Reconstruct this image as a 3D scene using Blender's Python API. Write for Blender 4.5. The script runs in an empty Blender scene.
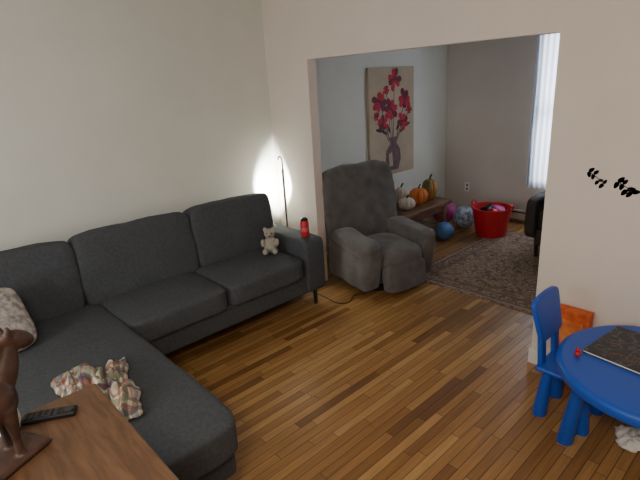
import bpy, bmesh, math, random
from mathutils import Vector, Matrix, Euler, noise
random.seed(4)
C=bpy.context
def s2l(c):
    return tuple(((v/255)/12.92 if v/255<=.04045 else ((v/255+.055)/1.055)**2.4) for v in c)+(1,)
def mat(name,rgb,rough=.6,var=.0,scale=20,bump=0,bscale=200,spec=.5,metal=0,emit=0,rgb2=None,sheen=0,stretch=None):
    m=bpy.data.materials.new(name); m.use_nodes=True
    nt=m.node_tree; b=nt.nodes['Principled BSDF']
    b.inputs['Roughness'].default_value=rough
    b.inputs['Specular IOR Level'].default_value=spec
    b.inputs['Metallic'].default_value=metal
    if sheen: b.inputs['Sheen Weight'].default_value=sheen
    c=s2l(rgb); tc=nt.nodes.new('ShaderNodeTexCoord')
    n=nt.nodes.new('ShaderNodeTexNoise'); n.inputs['Scale'].default_value=scale; n.inputs['Detail'].default_value=4
    if stretch:
        mp=nt.nodes.new('ShaderNodeMapping'); mp.inputs['Scale'].default_value=stretch
        nt.links.new(tc.outputs['Object'],mp.inputs[0]); nt.links.new(mp.outputs[0],n.inputs['Vector']); n.inputs['Distortion'].default_value=.6
    else: nt.links.new(tc.outputs['Object'],n.inputs['Vector'])
    r=nt.nodes.new('ShaderNodeValToRGB')
    if rgb2: c2=s2l(rgb2)
    else: c2=tuple(min(1,x*(1+var)) for x in c[:3])+(1,); c=tuple(x*(1-var) for x in c[:3])+(1,)
    r.color_ramp.elements[0].color=c; r.color_ramp.elements[1].color=c2
    r.color_ramp.elements[0].position=.35; r.color_ramp.elements[1].position=.65
    nt.links.new(n.outputs['Fac'],r.inputs['Fac']); nt.links.new(r.outputs['Color'],b.inputs['Base Color'])
    if bump:
        n2=nt.nodes.new('ShaderNodeTexNoise'); n2.inputs['Scale'].default_value=bscale
        nt.links.new(tc.outputs['Object'],n2.inputs['Vector'])
        bp=nt.nodes.new('ShaderNodeBump'); bp.inputs['Strength'].default_value=bump; bp.inputs['Distance'].default_value=.004
        nt.links.new(n2.outputs['Fac'],bp.inputs['Height']); nt.links.new(bp.outputs['Normal'],b.inputs['Normal'])
    if emit:
        b.inputs['Emission Color'].default_value=c; b.inputs['Emission Strength'].default_value=emit
    return m
def obj_from_bm(name,bm,m,smooth=True):
    me=bpy.data.meshes.new(name); bm.normal_update(); bm.to_mesh(me); bm.free()
    if smooth:
        for p in me.polygons: p.use_smooth=True
    o=bpy.data.objects.new(name,me); C.collection.objects.link(o)
    if m: me.materials.append(m)
    return o
def place(o,loc,rot=(0,0,0)):
    o.data.transform(Matrix.Translation(Vector(loc))@Euler([math.radians(a) for a in rot]).to_matrix().to_4x4()); return o
def rbox(name,size,loc,m,bev=.01,rot=(0,0,0),seg=3,smooth=True):
    bm=bmesh.new(); bmesh.ops.create_cube(bm,size=1)
    for v in bm.verts: v.co=Vector((v.co[i]*size[i] for i in range(3)))
    if bev: bmesh.ops.bevel(bm,geom=bm.edges[:],offset=min(bev,min(size)*.49),segments=seg,affect='EDGES',profile=.5)
    o=obj_from_bm(name,bm,m,smooth and bev>0)
    if bev:
        mod=o.modifiers.new('wn','WEIGHTED_NORMAL'); mod.keep_sharp=True
    return place(o,loc,rot)
def box2(name,a,b,m,bev=0):
    return rbox(name,[b[i]-a[i] for i in range(3)],[(a[i]+b[i])/2 for i in range(3)],m,bev)
def soft(name,size,loc,m,rot=(0,0,0),e=6,n=16,wr=.004,puff=0,shape=None,seed=0):
    bm=bmesh.new(); bmesh.ops.create_cube(bm,size=2)
    bmesh.ops.subdivide_edges(bm,edges=bm.edges[:],cuts=n,use_grid_fill=True)
    for v in bm.verts:
        p=v.co.copy()
        p=Vector([math.sin(c*math.pi/2)*.6+c*.4 for c in p])
        nn=sum(abs(c)**e for c in p)**(1/e)
        q=p/nn
        if puff:
            k=[(1-min(1,abs(c))**2) for c in q]
            q.x*=1+puff*k[1]*k[2]*(.5/size[0]) ; q.z*=1+puff*k[0]*k[1]*(.5/size[2]); q.y*=1+puff*k[0]*k[2]*(.5/size[1])
        w=Vector([q[i]*size[i]/2 for i in range(3)])
        if shape: w=shape(w,q)
        if wr:
            d=noise.noise(w*6+Vector((seed*3.1,seed,0)))*wr*1.6+noise.noise(w*15+Vector((seed,7,0)))*wr*.7
            w+=q.normalized()*d
        v.co=w
    return place(obj_from_bm(name,bm,m),loc,rot)
def lathe(name,prof,loc,m,seg=48,rot=(0,0,0),ribs=0,ribd=.1):
    bm=bmesh.new(); rings=[]
    for (r,z) in prof:
        ring=[]
        for i in range(seg):
            a=2*math.pi*i/seg; rr=r*(1-ribd*(1-abs(math.cos(a*ribs/2)))**1.5) if ribs else r
            ring.append(bm.verts.new((rr*math.cos(a),rr*math.sin(a),z)))
        rings.append(ring)
    for k in range(len(rings)-1):
        for i in range(seg):
            bm.faces.new((rings[k][i],rings[k][(i+1)%seg],rings[k+1][(i+1)%seg],rings[k+1][i]))
    if prof[0][0]>1e-4: bm.faces.new(rings[0][::-1])
    if prof[-1][0]>1e-4: bm.faces.new(rings[-1])
    bmesh.ops.remove_doubles(bm,verts=bm.verts,dist=1e-5)
    bmesh.ops.recalc_face_normals(bm,faces=bm.faces)
    o=obj_from_bm(name,bm,m)
    try:
        o.data.set_sharp_from_angle(angle=math.radians(45))
    except Exception: pass
    return place(o,loc,rot)
def tube(name,pts,r,m,res=8):
    cu=bpy.data.curves.new(name,'CURVE'); cu.dimensions='3D'; cu.bevel_depth=r; cu.bevel_resolution=3; cu.use_fill_caps=True
    sp=cu.splines.new('NURBS'); sp.points.add(len(pts)-1); sp.use_endpoint_u=True; sp.order_u=min(4,len(pts)); sp.resolution_u=res
    for i,p in enumerate(pts): sp.points[i].co=(*p,1)
    cu.materials.append(m)
    o=bpy.data.objects.new(name,cu); C.collection.objects.link(o); return o
def join(objs,name,voxel=0,sub=False):
    bpy.ops.object.select_all(action='DESELECT')
    for o in objs: o.select_set(True)
    C.view_layer.objects.active=objs[0]
    bpy.ops.object.convert(target='MESH')
    if len(objs)>1: bpy.ops.object.join()
    o=C.view_layer.objects.active; o.name=name; o.data.name=name
    if voxel:
        md=o.modifiers.new('r','REMESH'); md.mode='VOXEL'; md.voxel_size=voxel; md.use_smooth_shade=True
        sm=o.modifiers.new('s','SMOOTH'); sm.iterations=4; sm.factor=.5
        bpy.ops.object.convert(target='MESH')
    bb=[Vector(c) for c in o.bound_box]; c=sum(bb,Vector())/8; c.z=min(b.z for b in bb)
    o.data.transform(Matrix.Translation(-c)); o.location=c
    return o
def ball(name,r,loc,m,sc=(1,1,1),rot=(0,0,0)):
    bm=bmesh.new(); bmesh.ops.create_uvsphere(bm,u_segments=24,v_segments=16,radius=r)
    for v in bm.verts: v.co=Vector([v.co[i]*sc[i] for i in range(3)])
    return place(obj_from_bm(name,bm,m),loc,rot)

# ---------------- materials
M_wallL=mat('wall_cool_light_tint',(224,226,217),.85,.02,3,.15,300)  # off-white wall with the cool light on it mixed into the colour
M_wallF=mat('wall_warm_light_tint',(228,217,206),.85,.02,3,.15,300)  # same off-white, with warm lamp light tinted into the colour
M_wallB=mat('wall_paint_far',(206,198,190),.85,.02,3,.15,300)
M_trim=mat('trim_white',(232,230,224),.45,.01)
M_ceil=mat('ceiling_paint',(235,233,226),.9,.01)
M_sofa=mat('sofa_fabric',(78,81,85),.92,.12,60,.6,700,spec=.2)
M_leg=mat('leg_black',(24,22,22),.4)
M_rec=mat('recliner_suede',(94,91,89),.9,.2,9,.5,300,spec=.2,sheen=.3)
M_black=mat('black_plastic',(20,20,22),.35)
M_blue=mat('blue_plastic',(30,84,190),.38,.03,4)
M_red=mat('red_plastic',(190,28,40),.4,.05)

def floor_mat():
    m=bpy.data.materials.new('oak_strip_floor'); m.use_nodes=True; nt=m.node_tree; L=nt.links; N=nt.nodes
    b=N['Principled BSDF']
    def M(op,a,bv=None,c=None):
        n=N.new('ShaderNodeMath'); n.operation=op
        for i,v in enumerate((a,bv,c)):
            if v is None: continue
            if isinstance(v,(int,float)): n.inputs[i].default_value=v
            else: L.new(v,n.inputs[i])
        return n.outputs[0]
    tc=N.new('ShaderNodeTexCoord'); sx=N.new('ShaderNodeSeparateXYZ'); L.new(tc.outputs['Object'],sx.inputs[0])
    u=M('DIVIDE',sx.outputs['X'],.05); iu=M('FLOOR',u); fu=M('FRACT',u)
    w1=N.new('ShaderNodeTexWhiteNoise'); w1.noise_dimensions='1D'; L.new(iu,w1.inputs['W'])
    v=M('ADD',M('DIVIDE',sx.outputs['Y'],.65),M('MULTIPLY',w1.outputs['Value'],13.7)); iv=M('FLOOR',v); fv=M('FRACT',v)
    cx=N.new('ShaderNodeCombineXYZ'); L.new(iu,cx.inputs[0]); L.new(iv,cx.inputs[1])
    w2=N.new('ShaderNodeTexWhiteNoise'); w2.noise_dimensions='2D'; L.new(cx.outputs[0],w2.inputs['Vector'])
    r=N.new('ShaderNodeValToRGB'); els=r.color_ramp.elements
    cols=[(0,(116,80,44)),(.12,(138,98,54)),(.4,(156,114,64)),(.75,(168,126,74)),(1,(184,144,90))]
    els[0].position=0; els[0].color=s2l(cols[0][1]); els[1].position=1; els[1].color=s2l(cols[-1][1])
    for p,c in cols[1:-1]:
        e=els.new(p); e.color=s2l(c)
    L.new(w2.outputs['Value'],r.inputs['Fac'])
    mp=N.new('ShaderNodeMapping'); mp.inputs['Scale'].default_value=(45,2.5,1); L.new(tc.outputs['Object'],mp.inputs[0])
    ad=N.new('ShaderNodeVectorMath'); ad.operation='ADD'; L.new(mp.outputs[0],ad.inputs[0])
    sc=N.new('ShaderNodeVectorMath'); sc.operation='SCALE'; sc.inputs['Scale'].default_value=30; L.new(w2.outputs['Color'],sc.inputs[0]); L.new(sc.outputs[0],ad.inputs[1])
    gn=N.new('ShaderNodeTexNoise'); gn.inputs['Scale'].default_value=1.5; gn.inputs['Detail'].default_value=6; L.new(ad.outputs[0],gn.inputs['Vector'])
    g=M('MULTIPLY_ADD',gn.outputs['Fac'],.9,.55)
    e1=M('MINIMUM',fu,M('SUBTRACT',1,fu)); e2=M('MINIMUM',fv,M('SUBTRACT',1,fv))
    g1=M('GREATER_THAN',e1,.045); g2=M('GREATER_THAN',e2,.003)
    gg=M('MULTIPLY_ADD',M('MULTIPLY',g1,g2),.65,.35)
    tot=M('MULTIPLY',g,gg)
    mx=N.new('ShaderNodeVectorMath'); mx.operation='SCALE'; L.new(r.outputs['Color'],mx.inputs[0]); L.new(tot,mx.inputs['Scale'])
    L.new(mx.outputs[0],b.inputs['Base Color'])
    b.inputs['Roughness'].default_value=.36
    bp=N.new('ShaderNodeBump'); bp.inputs['Strength'].default_value=.35; bp.inputs['Distance'].default_value=.002
    L.new(gg,bp.inputs['Height']); L.new(bp.outputs['Normal'],b.inputs['Normal'])
    return m
M_floor=floor_mat()

# ---------------- room
H=2.46; XR=4.9; YB=-4.6; YF=2.8; T=.09; OL=.53; OR=2.45; OH=1.91
box2('floor',(-.12,YB-.12,-.08),(XR+.12,YF+.12,0),M_floor)
box2('ceiling',(-.12,YB-.12,H),(XR+.12,YF+.12,H+.08),M_ceil)
box2('wall_left',(-.12,YB-.12,0),(0,YF+.12,H),M_wallL)
fw=[box2('a',(0,0,0),(OL,T,H),M_wallF),box2('b',(OR,0,0),(XR,T,H),M_wallF),box2('c',(OL,0,OH),(OR,T,H),M_wallF)]
join(fw,'wall_front')
WX0,WX1,WZ0,WZ1=1.14,2.1,.47,2.12
bw=[box2('a',(0,YF,0),(WX0,YF+.12,H),M_wallB),box2('b',(WX1,YF,0),(XR,YF+.12,H),M_wallB),box2('c',(WX0,YF,0),(WX1,YF+.12,WZ0),M_wallB),box2('d',(WX0,YF,WZ1),(WX1,YF+.12,H),M_wallB)]
join(bw,'wall_back')
box2('wall_right',(XR,YB-.12,0),(XR+.12,YF+.12,H),M_wallF)
box2('wall_rear',(0,YB-.12,0),(XR,YB,H),M_wallF)
box2('baseboard_front',(OR-.008,-.015,0),(XR,0,.1),M_trim,.003)
box2('baseboard_left',(0,YB,0),(.014,-.02,.1),M_trim,.003)
box2('baseboard_far_left',(0,T,0),(.014,YF,.1),M_trim,.003)
wf=[box2('w',(WX0,YF+.02,WZ0),(WX0+.05,YF+.09,WZ1),M_trim,.004),box2('w',(WX1-.05,YF+.02,WZ0),(WX1,YF+.09,WZ1),M_trim,.004),
 box2('w',(WX0,YF+.02,WZ0),(WX1,YF+.09,WZ0+.05),M_trim,.004),box2('w',(WX0,YF+.02,WZ1-.05),(WX1,YF+.09,WZ1),M_trim,.004),
 box2('w',(WX0,YF+.03,1.27),(WX1,YF+.08,1.31),M_trim,.004)]
join(wf,'window_1')
M_cur=bpy.data.materials.new('sheer_curtain'); M_cur.use_nodes=True
nt=M_cur.node_tree; nt.nodes.clear(); out=nt.nodes.new('ShaderNodeOutputMaterial')
tl=nt.nodes.new('ShaderNodeBsdfTranslucent'); tl.inputs[0].default_value=(.50,.56,.66,1); df=nt.nodes.new('ShaderNodeBsdfDiffuse'); df.inputs[0].default_value=(.60,.70,.84,1)
mx=nt.nodes.new('ShaderNodeMixShader'); mx.inputs[0].default_value=.4; nt.links.new(tl.outputs[0],mx.inputs[1]); nt.links.new(df.outputs[0],mx.inputs[2]); nt.links.new(mx.outputs[0],out.inputs[0])
bm=bmesh.new(); nx=120; cols=[]
for i in range(nx+1):
    x=WX0-.03+(WX1-WX0+.06)*i/nx; y=YF-.035+.014*math.sin(i*.9)+.006*math.sin(i*.37)
    cols.append([bm.verts.new((x,y+.004*math.sin(j*1.3+i*.2),WZ0-.03+(WZ1-WZ0+.06)*j/8)) for j in range(9)])
for i in range(nx):
    for j in range(8): bm.faces.new((cols[i][j],cols[i+1][j],cols[i+1][j+1],cols[i][j+1]))
cur=obj_from_bm('curtain_sheet',bm,M_cur)
rod=tube('rod',[(WX0-.08,YF-.035,WZ1+.035),((WX0+WX1)/2,YF-.035,WZ1+.035),(WX1+.08,YF-.035,WZ1+.035)],.008,M_trim)
join([cur,rod],'sheer_curtain')
M_heat=mat('heater_enamel',(196,186,172),.5,.02)
ht=[box2('h',(.55,YF-.06,.02),(2.6,YF-.005,.15),M_heat,.008),box2('h',(.56,YF-.064,.12),(2.59,YF-.02,.135),M_black,.002),box2('h',(.56,YF-.064,.03),(2.59,YF-.02,.04),M_black,.002),
 box2('h',(.54,YF-.066,.01),(.6,YF-.003,.155),M_heat,.004)]
join(ht,'baseboard_heater')
o=[box2('o',(.3,YF-.008,.28),(.37,YF,.4),M_trim,.003),box2('o',(.325,YF-.01,.3),(.345,YF-.006,.33),M_black,.001),box2('o',(.325,YF-.01,.35),(.345,YF-.006,.38),M_black,.001)]
join(o,'wall_outlet')

# ---------------- sofa
P=[]
P.append(box2('base',(.06,-1.9,.15),(.86,-.25,.31),M_sofa,.02))
P.append(box2('cbase',(.06,-2.80,.15),(2.02,-1.87,.31),M_sofa,.03))
P.append(box2('backf',(.04,-2.95,.15),(.22,-.25,.76),M_sofa,.03))
P.append(soft('armR',(.84,.2,.44),(.46,-.345,.365),M_sofa,e=14,wr=.002))
P.append(soft('armL',(.9,.17,.44),(.49,-2.87,.365),M_sofa,e=14,wr=.002))
def dome(w,q):
    if q.z>0: w.z+=.02*(1-abs(q.x)**2.5)*(1-abs(q.y)**2.5)
    return w
P.append(soft('seatA',(.68,.70,.17),(.56,-1.50,.375),M_sofa,e=9,wr=.004,shape=dome,seed=1,n=22))
P.append(soft('seatB',(.68,.69,.17),(.56,-.805,.375),M_sofa,e=9,wr=.004,shape=dome,seed=2,n=22))
P.append(soft('seatC',(1.85,.96,.17),(1.148,-2.32,.375),M_sofa,e=14,wr=.004,shape=dome,seed=3,n=26))
for k,(y0,y1) in enumerate(((-2.78,-1.91),(-1.91,-1.09),(-1.09,-.36))):
    P.append(soft('back%d'%k,(.2,y1-y0,.48),(.30,(y0+y1)/2,.652),M_sofa,rot=(0,-9,0),e=9,wr=.008,puff=.035,seed=k+5,n=22))
for (x,y) in ((.80,-.31),(.12,-.31),(.12,-2.86),(1.94,-1.97),(1.94,-2.72)):
    P.append(lathe('leg',[(.013,0),(.022,.155)],(x,y,0),M_leg,16))
join(P,'sectional_sofa')

# throw pillow
M_pil=mat('pillow_knit',(176,170,164),.95,.0,38,.8,120,rgb2=(120,112,108))
def pshape(w,q):
    t=(1-abs(q.x)**2.2*.75)*(1-abs(q.y)**2.2*.75); w.z*=t+.12; return w
p=soft('throw_pillow',(.38,.38,.14),(.66,-2.47,.62),M_pil,rot=(10,48,6),e=5,shape=pshape,n=18); join([p],'throw_pillow')

# plaid cloth
def plaid():
    m=bpy.data.materials.new('plaid_cloth'); m.use_nodes=True; nt=m.node_tree; N=nt.nodes; L=nt.links; b=N['Principled BSDF']; b.inputs['Roughness'].default_value=.95
    uv=N.new('ShaderNodeUVMap'); uv.uv_map='UVMap'
    base=N.new('ShaderNodeRGB'); base.outputs[0].default_value=s2l((206,198,176)); prev=base.outputs[0]
    for (d,sc,c,th) in (('X',1.3,(88,100,70),.8),('Y',1.3,(88,100,70),.8),('X',2.0,(140,44,46),.9),('Y',2.0,(140,44,46),.9),('X',.9,(50,60,90),.95),('Y',.9,(50,60,90),.95)):
        w=N.new('ShaderNodeTexWave'); w.bands_direction=d; w.inputs['Scale'].default_value=sc; L.new(uv.outputs[0],w.inputs['Vector'])
        g=N.new('ShaderNodeMath'); g.operation='GREATER_THAN'; g.inputs[1].default_value=th; L.new(w.outputs['Fac'],g.inputs[0])
        k=N.new('ShaderNodeMath'); k.operation='MULTIPLY'; k.inputs[1].default_value=.6; L.new(g.outputs[0],k.inputs[0])
        mx=N.new('ShaderNodeMix'); mx.data_type='RGBA'; L.new(k.outputs[0],mx.inputs['Factor']); L.new(prev,mx.inputs['A']); mx.inputs['B'].default_value=s2l(c); prev=mx.outputs['Result']
    L.new(prev,b.inputs['Base Color']); return m
def crumple(name,cx,cy,z0,sx,sy,h,m,rot=0,seed=0,n=60):
    bm=bmesh.new(); uvl=bm.loops.layers.uv.new('UVMap'); g=[]
    for i in range(n+1):
        r=[]
        for j in range(n+1):
            u=i/n*2-1; v=j/n*2-1
            k=Vector((u*1.6+seed,v*1.6,seed*.7))
            x=u*sx/2*(1+.28*noise.noise(k*1.1+Vector((9,0,0))))+.05*sx*noise.noise(k*3)
            y=v*sy/2*(1+.28*noise.noise(k*1.1+Vector((0,9,0))))+.05*sy*noise.noise(k*3+Vector((5,5,5)))
            rr=max(abs(u),abs(v)); fall=(1-rr**3)
            rid=1-abs(noise.noise(k*1.7))*2.4; rid=max(0,rid)
            rid2=max(0,1-abs(noise.noise(k*3.4+Vector((3,1,2))))*2.6)
            z=.006+h*fall*(.35+.5*rid+.25*rid2)+.012*max(0,noise.noise(k*5))
            r.append(bm.verts.new((x,y,z)))
        g.append(r)
    for i in range(n):
        for j in range(n):
            f=bm.faces.new((g[i][j],g[i+1][j],g[i+1][j+1],g[i][j+1]))
            for l,(a,b2) in zip(f.loops,((i,j),(i+1,j),(i+1,j+1),(i,j+1))): l[uvl].uv=(a/n*1.3,b2/n*1.3)
    o=obj_from_bm(name,bm,m); md=o.modifiers.new('sol','SOLIDIFY'); md.thickness=.004; md.offset=1
    place(o,(cx,cy,z0),(0,0,rot)); return join([o],name)
crumple('plaid_blanket',1.49,-2.235,.477,.46,.32,.11,plaid(),rot=-15,seed=2)

# ---------------- recliner
R=[]
R.append(lathe('base',[(.26,0),(.27,.02),(.27,.05),(.2,.07)],(0,0,0),M_black,40))
R.append(rbox('under',(.62,.6,.16),(-.02,0,.17),M_rec,.04))
for s in (-1,1):
    def ash(w,q):
        w.y*=1+.12*max(0,q.z); w.x+=.03*q.z; return w
    R.append(soft('side',(.68,.17,.40),(.04,s*.305,.275),M_rec,e=8,wr=.006,shape=ash,seed=s+3))
    R.append(soft('pad',(.62,.205,.14),(.09,s*.31,.485),M_rec,rot=(0,4,0),e=4,wr=.008,seed=s+9))
R.append(soft('seat',(.60,.45,.18),(.14,0,.355),M_rec,e=5,wr=.008,puff=.05,seed=11))
R.append(soft('footrest',(.12,.44,.26),(.40,0,.19),M_rec,rot=(0,-6,0),e=6,wr=.006,seed=12))
def bsh(w,q):
    w.y*=1+.05*q.z
    if q.z>0: w.z-=.04*abs(q.y)**4
    w.x+=.012*math.cos(q.z*5)*(1-abs(q.y)**2)*(1 if q.x>0 else 0)
    return w
R.append(soft('back',(.26,.76,.83),(-.29,0,.69),M_rec,rot=(0,-13,0),e=8,wr=.012,puff=.05,shape=bsh,seed=14,n=26))
rc=join(R,'recliner_armchair')
rc.data.transform(Matrix.Translation(rc.location)); rc.data.transform(Matrix.Scale(.92,4)); rc.location=(.885,.385,0); rc.rotation_euler=(0,0,math.radians(-13))

# ---------------- corner floor lamp
M_led=mat('led_strip',(255,250,235),.5,emit=6)
Lp=[lathe('b',[(.0,0),(.09,0),(.09,.012),(.012,.02),(.007,.03),(.007,1.1),(0,1.1)],(.26,-.12,0),M_black,24),
 tube('hook',[(.26,-.12,1.09),(.26,-.12,1.13),(.252,-.128,1.15),(.24,-.14,1.15),(.235,-.145,1.12)],.006,M_black),
 rbox('head',(.022,.022,.40),(.26,-.12,.84),mat('lamp_grey',(150,150,150),.4),.004,rot=(0,0,45)),
 rbox('led',(.006,.014,.36),(.2455,-.1055,.84),M_led,.002,rot=(0,0,-45))]
join(Lp,'floor_lamp')

M_white=mat('white_plastic',(230,228,224),.5,.02)
cn=[lathe('c',[(0,0),(.032,0),(.034,.01),(.034,.115),(.028,.125),(0,.126)],(.76,-.34,.588),M_red,32),
 lathe('l',[(.0345,.04),(.0345,.075)],(.76,-.34,.588),mat('can_label',(220,120,120),.5,rgb2=(180,40,50),scale=60),32),
 lathe('lid',[(0,.126),(.029,.126),(.029,.14),(.012,.15),(0,.15)],(.76,-.34,.588),M_black,32)]
join(cn,'red_drink_bottle')

M_pl=mat('plush_fur',(168,160,148),.98,.12,40,1,250)
def plush(name,x,y,z,ang,mt,sc=1.08):
    q=[ball('b',.05,(0,0,.055),mt,(1,1,1.25)),ball('h',.038,(.005,0,.142),mt,(1,1.05,.95)),
     ball('s',.018,(.036,0,.135),mt),
     ball('l',.022,(.06,.035,.022),mt,(1.7,1,1)),ball('l',.022,(.06,-.035,.022),mt,(1.7,1,1)),
     ball('a',.017,(.03,.05,.08),mt,(1.2,1,1.7)),ball('a',.017,(.03,-.05,.08),mt,(1.2,1,1.7)),
     ball('e',.015,(0,.030,.172),mt,(.6,1,1.2),(8,0,0)),ball('e',.015,(0,-.030,.172),mt,(.6,1,1.2),(-8,0,0))]
    o=join(q,name,voxel=.004); o.data.materials.clear(); o.data.materials.append(mt)
    o.data.transform(Matrix.Translation(o.location))
    o.location=(0,0,0)
    e=[ball('e',.005,(.038,.016,.152),M_black),ball('e',.005,(.038,-.016,.152),M_black),ball('n',.006,(.054,0,.137),M_black)]
    o=join([o]+e,name); o.data.transform(Matrix.Translation(o.location))
    mz=min(v.co.z for v in o.data.vertices); o.data.transform(Matrix.Translation((0,0,-mz)))
    o.data.transform(Matrix.Scale(sc,4))
    o.location=(x,y,z); o.rotation_euler=(0,0,math.radians(ang)); return o
plush('plush_bear',.60,-.57,.476,-40,M_pl)

tube('power_cable',[(.5,-.2,.004),(.75,-.16,.004),(.95,-.25,.004),(1.05,-.1,.004),(.9,.0,.004),(1.0,.08,.004)],.004,M_black)

# ---------------- far room
def rugm():
    m=bpy.data.materials.new('persian_rug'); m.use_nodes=True; nt=m.node_tree; N=nt.nodes; L=nt.links; b=N['Principled BSDF']; b.inputs['Roughness'].default_value=1; b.inputs['Specular IOR Level'].default_value=.1
    tc=N.new('ShaderNodeTexCoord'); 
    v=N.new('ShaderNodeTexVoronoi'); v.inputs['Scale'].default_value=11; L.new(tc.outputs['Object'],v.inputs['Vector'])
    n=N.new('ShaderNodeTexNoise'); n.inputs['Scale'].default_value=14; n.inputs['Detail'].default_value=6; L.new(tc.outputs['Object'],n.inputs['Vector'])
    r=N.new('ShaderNodeValToRGB'); r.color_ramp.interpolation='CONSTANT'; e=r.color_ramp.elements
    e[0].position=0; e[0].color=s2l((132,114,98)); e[1].position=.42; e[1].color=s2l((150,134,114))
    for p,c in ((.5,(112,94,84)),(.56,(138,108,90)),(.62,(156,142,124)),(.7,(102,90,86))):
        k=e.new(p); k.color=s2l(c)
    L.new(n.outputs['Fac'],r.inputs['Fac'])
    r2=N.new('ShaderNodeValToRGB'); r2.color_ramp.elements[0].color=(.6,.5,.45,1); r2.color_ramp.elements[1].color=(1,1,1,1); r2.color_ramp.elements[0].position=.15; r2.color_ramp.elements[1].position=.4
    L.new(v.outputs['Distance'],r2.inputs['Fac'])
    mx=N.new('ShaderNodeMix'); mx.data_type='RGBA'; mx.blend_type='MULTIPLY'; mx.inputs['Factor'].default_value=.6; L.new(r.outputs['Color'],mx.inputs['A']); L.new(r2.outputs['Color'],mx.inputs['B'])
    L.new(mx.outputs['Result'],b.inputs['Base Color']); return m
M_rug=rugm(); M_rb=mat('rug_border',(112,90,80),1,.2,30,.5,200); M_rb2=mat('rug_stripe',(150,136,118),1,.2,30)
RX0,RX1,RY0,RY1=1.02,3.3,.60,2.36
rg=[box2('r',(RX0,RY0,.0),(RX1,RY1,.009),M_rug,.003)]
for d,w,mm in ((.03,.02,M_rb2),(.16,.025,M_rb),(.06,.012,M_rb)):
    a0,a1,b0,b1=RX0+d,RX1-d,RY0+d,RY1-d
    rg+= [box2('s',(a0,b0,.008),(a1,b0+w,.0102),mm),box2('s',(a0,b1-w,.008),(a1,b1,.0102),mm),box2('s',(a0,b0+w,.008),(a0+w,b1-w,.0102),mm),box2('s',(a1-w,b0+w,.008),(a1,b1-w,.0102),mm)]
join(rg,'area_rug')
M_wd=mat('bench_wood',(112,80,54),.5,.25,8)
bn=[box2('t',(.20,.92,.355),(.66,1.94,.40),M_wd,.008)]
for (x,y) in ((.27,.98),(.59,.98),(.27,1.86),(.59,1.86)): bn.append(box2('l',(x-.03,y-.03,0),(x+.03,y+.03,.36),M_wd,.005))
bn+=[box2('r',(.25,.98,.28),(.27,1.86,.36),M_wd),box2('r',(.59,.98,.28),(.61,1.86,.36),M_wd)]
bn+=[box2('r',(.27,1.0,.10),(.56,1.84,.125),M_wd,.003)]
join(bn,'wooden_bench')
M_or=mat('pumpkin_orange',(206,116,44),.55,.1,8); M_gr=mat('gourd_green',(84,88,44),.55,.0,7,rgb2=(186,120,44)); M_wp=mat('pumpkin_white',(206,196,180),.6,.06); M_st=mat('stem',(96,92,50),.8,.2)
def pumpkin(name,x,y,z,r,h,m,n=9):
    pr=[(.0,h*.1)]
    for i in range(1,16):
        a=-math.pi/2+math.pi*i/16; pr.append((r*math.cos(a)**.8, h/2+h/2*math.sin(a)))
    pr.append((0,h*.9))
    zz=min(p[1] for p in pr)
    o=lathe('b',[(a,b-zz) for a,b in pr],(x,y,z),m,72,ribs=n,ribd=.16)
    s=tube('s',[(x,y,z+h*.85),(x,y,z+h*1.0),(x+.01,y+.005,z+h*1.12),(x+.025,y,z+h*1.2)],.01,M_st)
    return join([o,s],name)
pumpkin('orange_pumpkin',.47,1.56,.4,.105,.18,M_or)
pumpkin('green_gourd',.46,1.78,.4,.09,.24,M_gr,7)
pumpkin('white_pumpkin',.51,1.30,.4,.09,.13,M_wp)
pumpkin('white_pumpkin',.31,1.46,.4,.075,.19,M_wp)
M_wplush=mat('plush_white',(206,200,190),.98,.06,40,1,250)
plush('plush_toy',.40,1.08,.401,-30,M_wplush,1.25)
M_bb=mat('ball_blue',(84,128,184),.4,.03); M_pk=mat('ball_pink',(180,60,130),.4,.3,14); M_pt=mat('ball_pattern',(80,110,160),.4,.0,28,rgb2=(200,205,215))
b=ball('blue_ball',.10,(.72,1.70,.10),M_bb); join([b],'toy_ball')
b=ball('pink_ball',.15,(.34,2.26,.15),M_pk); join([b],'toy_ball')
b=ball('patterned_ball',.13,(.66,2.20,.13),M_pt); join([b],'toy_ball')
tb=[lathe('t',[(0,.012),(.15,.012),(.15,0),(.16,0),(.21,.30),(.218,.30),(.218,.315),(.203,.315),(.153,.02),(0,.02)],(1.03,2.14,0.0105),M_red,48)]
for s in (-1,1):
    tb.append(tube('h',[(1.03+s*.213,2.09,.31),(1.03+s*.225,2.10,.36),(1.03+s*.225,2.14,.375),(1.03+s*.225,2.18,.36),(1.03+s*.213,2.19,.31)],.009,M_red))
tys=[((.98,2.10,.28),.06,M_black),((1.08,2.19,.27),.07,M_pk),((1.09,2.07,.27),.06,M_red),((.98,2.21,.27),.065,M_black),((1.03,2.14,.2),.1,M_black)]
for k,(c,r,mm) in enumerate(tys):
    tb.append(soft('toy',(r*2,r*1.7,r*1.5),c,mm,rot=(20*k,15*k,40*k),e=3.5,n=8,wr=.01,seed=k))
join(tb,'red_toy_tub')
M_dk=mat('armchair_dark',(52,42,38),.7,.1)
ac=[soft('s',(.6,.56,.2),(0,0,.36),M_dk,e=6),soft('b',(.62,.18,.62),(0,.26,.62),M_dk,rot=(-10,0,0),e=5),
 soft('a',(.12,.6,.4),(-.33,0,.38),M_dk,e=6),soft('a',(.12,.6,.4),(.33,0,.38),M_dk,e=6),rbox('u',(.6,.5,.16),(0,0,.2),M_dk,.02)]
for x in (-.28,.28):
    for y in (-.22,.22): ac.append(lathe('l',[(.016,0),(.024,.16)],(x,y,0),M_leg,12))
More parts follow.
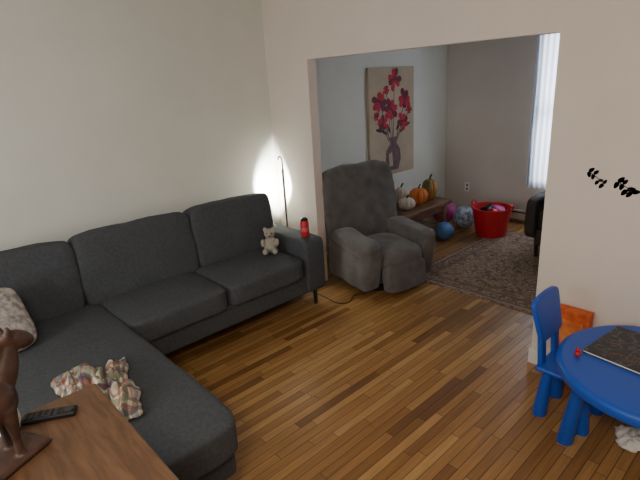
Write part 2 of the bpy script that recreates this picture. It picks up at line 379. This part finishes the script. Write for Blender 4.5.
a=join(ac,'dark_armchair'); a.data.transform(Matrix.Translation(a.location)); a.location=(1.98,1.98,.0105); a.rotation_euler=(0,0,math.radians(0))

# painting on wall x=0
PY0,PY1,PZ0,PZ1=1.28,2.06,.67,1.84
M_cv=mat('canvas_beige',(186,170,146),.85,.1,4,.3,300)
M_fl=mat('petal_red',(186,34,58),.7,.3,30); M_fl2=mat('petal_dark',(110,22,50),.7,.2,30); M_stm=mat('stem_dark',(60,48,52),.8,.2); M_vs=mat('vase_glass_dark',(112,84,88),.7,.3,20)
pt=[box2('c',(.001,PY0,PZ0),(.035,PY1,PZ1),M_cv,.003)]
def flat(pts,x,m):
    bm=bmesh.new(); vs=[bm.verts.new((x,p[0],p[1])) for p in pts]; f=bm.faces.new(vs)
    bmesh.ops.recalc_face_normals(bm,faces=bm.faces); 
    if f.normal.x<0: f.normal_flip()
    return obj_from_bm('f',bm,m,False)
W=PY1-PY0; Hh=PZ1-PZ0
def pp(u,v): return (PY0+u*W,PZ0+v*Hh)
vase=[(.40,.04),(.62,.04),(.68,.14),(.66,.24),(.58,.30),(.62,.36),(.40,.36),(.44,.30),(.35,.24),(.33,.14)]
pt.append(flat([pp(*v) for v in vase],.0362,M_vs))
pt.append(flat([pp(*v) for v in [(.42,.08),(.5,.08),(.48,.22),(.4,.2)]],.0366,M_cv))
fl=[(.22,.70,.14),(.54,.89,.13),(.78,.70,.14),(.47,.62,.14),(.74,.50,.12),(.28,.50,.11),(.88,.60,.07),(.14,.58,.06),(.36,.80,.07)]
for (u,v,r) in fl:
    a=pp(u,v); b=pp(.5+(u-.5)*.25,.33)
    d=Vector((a[0]-b[0],a[1]-b[1])).normalized(); nn=(-d.y*.005,d.x*.005)
    pt.append(flat([(b[0]-nn[0],b[1]-nn[1]),(a[0]-nn[0],a[1]-nn[1]),(a[0]+nn[0],a[1]+nn[1]),(b[0]+nn[0],b[1]+nn[1])],.0361+random.random()*.0001,M_stm))
for k,(u,v,r) in enumerate(fl):
    c=pp(u,v); n=7
    for i in range(n):
        an=2*math.pi*i/n+k+random.uniform(-.2,.2); L_=r*W*random.uniform(.8,1.25); w=r*W*.5
        pts=[]
        for j in range(12):
            t=2*math.pi*j/12; px=L_*.55+L_*.5*math.cos(t); py=w*.62*math.sin(t)*(1+.4*math.cos(t))
            pts.append((c[0]+px*math.cos(an)-py*math.sin(an),c[1]+px*math.sin(an)+py*math.cos(an)))
        pt.append(flat(pts,.037+.0001*k+.00002*i,M_fl if i%3 else M_fl2))
    pt.append(flat([(c[0]+.014*math.cos(t*.7),c[1]+.014*math.sin(t*.7)) for t in range(9)],.0385,M_stm))
for (u,v,an) in ((.3,.42,2.6),(.72,.42,.5),(.2,.44,2.9),(.62,.46,1.0),(.4,.45,2.0),(.83,.46,.3)):
    c=pp(u,v); pts=[]
    for j in range(10):
        t=2*math.pi*j/10; px=.06*math.cos(t); py=.018*math.sin(t)
        pts.append((c[0]+px*math.cos(an)-py*math.sin(an),c[1]+px*math.sin(an)+py*math.cos(an)))
    pt.append(flat(pts,.0368,M_stm))
join(pt,'flower_painting')

# wall decal
M_dec=mat('decal_charcoal',(30,30,32),.7)
dc=[]
def leaf(cx,cz,an,l,w):
    pts=[]
    for j in range(12):
        t=2*math.pi*j/12; px=l*math.cos(t); pz=w*math.sin(t)*(1-.3*math.cos(t))
        pts.append((cx+px*math.cos(an)-pz*math.sin(an),cz+px*math.sin(an)+pz*math.cos(an)))
    bm=bmesh.new(); vs=[bm.verts.new((p[0],-.0015,p[1])) for p in pts]; bm.faces.new(vs)
    bmesh.ops.solidify(bm,geom=bm.faces[:],thickness=.001)
    return obj_from_bm('lf',bm,M_dec,False)
def branch(x0,z0,x1,z1,n,L0=.018):
    for i in range(n):
        t=i/(n-1); x=x0+(x1-x0)*t; z=z0+(z1-z0)*t+.008*math.sin(t*6)
        for s in (-1,1):
            an=math.atan2(z1-z0,x1-x0)+s*random.uniform(.7,1.7)
            l=L0*random.uniform(.8,1.15)
            dc.append(leaf(x+l*math.cos(an),z+l*math.sin(an),an,l,l*.62))
    dc.append(tube('st',[(x0,-.002,z0),((x0+x1)/2,-.002,(z0+z1)/2+.006),(x1,-.002,z1)],.0018,M_dec))
branch(2.66,1.222,2.735,1.168,4,.014)
branch(2.80,1.182,2.865,1.14,4,.017)
join(dc,'wall_decal_branch')

# ---------------- kids table
TX,TY,TZ,TR=3.18,-.43,.48,.405
kt=[lathe('top',[(0,-.03),(TR-.035,-.03),(TR-.03,-.05),(TR-.005,-.05),(TR,-.04),(TR,-.012),(TR-.01,-.002),(TR-.025,0),(0,0)],(TX,TY,TZ),M_blue,72)]
for an in (203,323,83):
    a=math.radians(an); bx,by=TX+.33*math.cos(a),TY+.33*math.sin(a); tx,ty=TX+.28*math.cos(a),TY+.28*math.sin(a)
    l=lathe('leg',[(0,0),(.036,0),(.038,.01),(.026,.44),(0,.44)],(0,0,0),M_blue,28)
    sh=Matrix.Identity(4); sh[0][2]=(tx-bx)/.44; sh[1][2]=(ty-by)/.44
    l.data.transform(Matrix.Translation((bx,by,0))@sh); kt.append(l)
join(kt,'kids_table')
kc=[rbox('seat',(.27,.28,.03),(2.80,-.335,.28),M_blue,.014)]
def kback(w,q):
    w.y*=1+.10*q.z; w.x+=-.02*q.z
    if q.z>.5: w.z+=.015*(1-q.y**2)
    return w
kc.append(soft('back',(.028,.27,.22),(2.655,-.335,.53),M_blue,e=8,wr=0,shape=kback,rot=(0,-3,0)))
for y in (-.415,-.255): kc.append(rbox('post',(.028,.055,.20),(2.672,y,.37),M_blue,.01,rot=(0,-5,0)))
for (x,y) in ((2.70,-.44),(2.91,-.44),(2.70,-.23),(2.91,-.23)):
    l=lathe('leg',[(0,0),(.034,0),(.036,.01),(.024,.27),(0,.27)],(0,0,0),M_blue,28)
    sh=Matrix.Identity(4); sh[0][2]=(2.80-x)*.18/.27; sh[1][2]=(-.335-y)*.18/.27
    l.data.transform(Matrix.Translation((x,y,0))@sh); kc.append(l)
join(kc,'kids_chair')
M_ob=mat('orange_box',(226,112,48),.6,.0,25,rgb2=(200,80,34))
ob=[box2('b',(2.60,-.085,0),(2.78,-.02,.46),M_ob,.004),box2('l',(2.63,-.087,.12),(2.75,-.084,.40),mat('box_panel',(214,96,44),.6,.2,20,rgb2=(235,150,80)),0)]
join(ob,'orange_storage_box')
def bookm():
    m=bpy.data.materials.new('book_cover'); m.use_nodes=True; nt=m.node_tree; N=nt.nodes; L=nt.links; b=N['Principled BSDF']; b.inputs['Roughness'].default_value=.4
    tc=N.new('ShaderNodeTexCoord'); n=N.new('ShaderNodeTexNoise'); n.inputs['Scale'].default_value=11; n.inputs['Detail'].default_value=3; n.inputs['Distortion'].default_value=1.5; L.new(tc.outputs['Object'],n.inputs['Vector'])
    r=N.new('ShaderNodeValToRGB'); e=r.color_ramp.elements; e[0].position=.3; e[0].color=s2l((20,24,32)); e[1].position=.78; e[1].color=s2l((170,160,150))
    for p,c in ((.42,(44,46,52)),(.48,(24,24,30)),(.53,(96,94,96)),(.565,(34,32,36)),(.63,(44,42,48)),(.65,(190,90,40)),(.67,(50,44,46))):
        k=e.new(p); k.color=s2l(c)
    L.new(n.outputs['Fac'],r.inputs['Fac']); L.new(r.outputs['Color'],b.inputs['Base Color']); return m
M_bk=bookm()
bk=[box2('c',(-.13,-.17,0),(.13,.17,.003),M_bk,.001),box2('p',(-.127,-.167,.003),(.127,.167,.011),M_white),box2('c',(-.13,-.17,.011),(.13,.17,.014),M_bk,.001)]
o=join(bk,'picture_book'); o.location=(3.04,-.355,TZ+.001); o.rotation_euler=(0,0,math.radians(-8)); 
rt=[ball('r',.014,(2.885,-.555,TZ+.014),M_red),ball('r',.011,(2.885,-.555,TZ+.033),M_red)]
join(rt,'red_toy_figure')
crumple('white_cloth',3.14,-.33,.001,.2,.15,.05,M_white,rot=30,seed=5,n=40)

# ---------------- sideboard foreground
M_tb=mat('sideboard_wood',(114,84,60),.45,.0,4,.1,60,rgb2=(90,64,44),stretch=(2,14,2))
DZ=.90; DX0,DX1,DY0,DY1=2.085,3.1,-3.0,-2.355
sb=[box2('t',(DX0,DY0,DZ-.03),(DX1,DY1,DZ),M_tb,.006),box2('b',(DX0+.03,DY0+.03,.08),(DX1-.03,DY1-.03,DZ-.03),M_tb,.004)]
for k in range(2):
    sb.append(box2('d',(DX0+.06+k*.48,DY1-.032,.14),(DX0+.49+k*.48,DY1-.02,DZ-.08),M_tb,.004))
for (x,y) in ((DX0+.07,DY0+.07),(DX1-.07,DY0+.07),(DX0+.07,DY1-.07),(DX1-.07,DY1-.07)): sb.append(box2('l',(x-.025,y-.025,0),(x+.025,y+.025,.08),M_tb))
join(sb,'wooden_sideboard')
rm=[rbox('r',(.14,.04,.016),(0,0,.009),M_black,.006)]
M_btn=mat('button_grey',(50,50,54),.5)
for i in range(6):
    for j in range(3): rm.append(rbox('b',(.008,.007,.003),(-.055+i*.015,-.011+j*.011,.0175),M_btn,.001))
rm.append(lathe('d',[(.012,0),(.012,.003),(0,.003)],(.053,0,.016),M_btn,20))
r_=join(rm,'remote_control'); r_.location=(2.165,-2.505,DZ+.001); r_.rotation_euler=(0,0,math.radians(60))
M_cw=mat('carved_wood',(66,44,34),.5,.3,18,.4,60)
hz=[ball('b',.05,(0,0,.15),M_cw,(1.7,.85,1)),ball('c',.05,(.06,0,.165),M_cw,(1,.85,1.15)),ball('h',.048,(-.07,0,.16),M_cw,(1,.9,1.1)),
 ball('n',.035,(.10,0,.22),M_cw,(.9,.7,2.1),(0,25,0)),ball('hd',.026,(.15,0,.285),M_cw,(1.9,.8,.95),(0,30,0)),
 ball('m',.014,(.085,0,.255),M_cw,(.9,.7,4),(0,25,0)),ball('e',.008,(.125,.014,.318),M_cw,(1,1,2.2)),ball('e',.008,(.125,-.014,.318),M_cw,(1,1,2.2)),
 ball('t',.013,(-.125,0,.12),M_cw,(1,1,4.5),(0,12,0)),rbox('base',(.27,.10,.016),(0,0,.008),M_cw,.004)]
for (x,y) in ((.075,.027),(.065,-.027),(-.075,.027),(-.085,-.027)):
    hz.append(lathe('l',[(.012,0),(.009,.05),(.012,.07),(.016,.10),(.02,.14)],(x,y,.012),M_cw,12))
h=join(hz,'carved_wooden_horse',voxel=.004); h.data.materials.clear(); h.data.materials.append(M_cw)
h.data.transform(Matrix.Translation(h.location)); h.location=(2.30,-2.67,DZ+.002); h.rotation_euler=(0,0,math.radians(118))
v=lathe('white_ceramic_vase',[(0,0),(.026,0),(.034,.03),(.030,.07),(.016,.10),(.02,.12),(.016,.12),(.012,.10),(0,.09)],(2.14,-2.60,DZ+.001),M_white,32); join([v],'white_ceramic_vase')

# ---------------- lights
def area(name,loc,target,size,energy,col,sy=None):
    l=bpy.data.lights.new(name,'AREA'); l.energy=energy; l.color=col; l.size=size
    if sy: l.shape='RECTANGLE'; l.size_y=sy
    o=bpy.data.objects.new(name,l); C.collection.objects.link(o); o.location=loc
    o.rotation_euler=(Vector(target)-Vector(loc)).to_track_quat('-Z','Y').to_euler(); return o
area('added_ceiling_light',(3.6,-3.2,2.40),(3.4,-2.8,0),.5,43,(1,.88,.76))  # unseen warm light added behind the camera to light the room
area('rear_fill_light',(2.0,-4.5,1.5),(2.0,0,1.2),1.6,44,(.94,.98,1),1.3)  # added soft fill from behind; the rear wall has no window
area('window_daylight',((WX0+WX1)/2,YF+.5,1.3),((WX0+WX1)/2,0,1.2),1.0,105,(1,.96,.92),1.7)
pl=bpy.data.lights.new('lamp_bulb','SPOT'); pl.energy=75.0; pl.color=(.95,1,.93); pl.shadow_soft_size=.012; pl.spot_size=math.radians(112); pl.spot_blend=.5
po=bpy.data.objects.new('lamp_bulb',pl); C.collection.objects.link(po); po.location=(.225,-.19,.84)
po.rotation_euler=Vector((-1,.70,.12)).to_track_quat('-Z','Y').to_euler()
join([lathe('f',[(0,0),(.16,0),(.17,.02),(.17,.05),(0,.05)],(3.6,-3.2,H-.05),M_white,40)],'added_ceiling_fixture')  # out-of-view fixture added to go with the warm overhead light
w=bpy.data.worlds.new('w'); C.scene.world=w; w.use_nodes=True
w.node_tree.nodes['Background'].inputs[0].default_value=(.7,.8,1,1); w.node_tree.nodes['Background'].inputs[1].default_value=.8

# ---------------- camera
f=480.; al=math.radians(48); p=math.radians(18.4); rho=math.asin(.061)
F=Vector((-math.sin(al),math.cos(al),0)); Rr=Vector((math.cos(al),math.sin(al),0)); Z=Vector((0,0,1))
fwd=math.cos(p)*F-math.sin(p)*Z; up0=math.sin(p)*F+math.cos(p)*Z
X=math.cos(rho)*Rr-math.sin(rho)*up0; Y=math.sin(rho)*Rr+math.cos(rho)*up0
cd=bpy.data.cameras.new('camera'); co=bpy.data.objects.new('camera',cd); C.collection.objects.link(co)
m=Matrix((X,Y,-fwd)).transposed().to_4x4(); m.translation=(3.53,-2.68,1.75); co.matrix_world=m
cd.sensor_width=36; cd.lens=f/640*36; cd.clip_start=.02
C.scene.camera=co
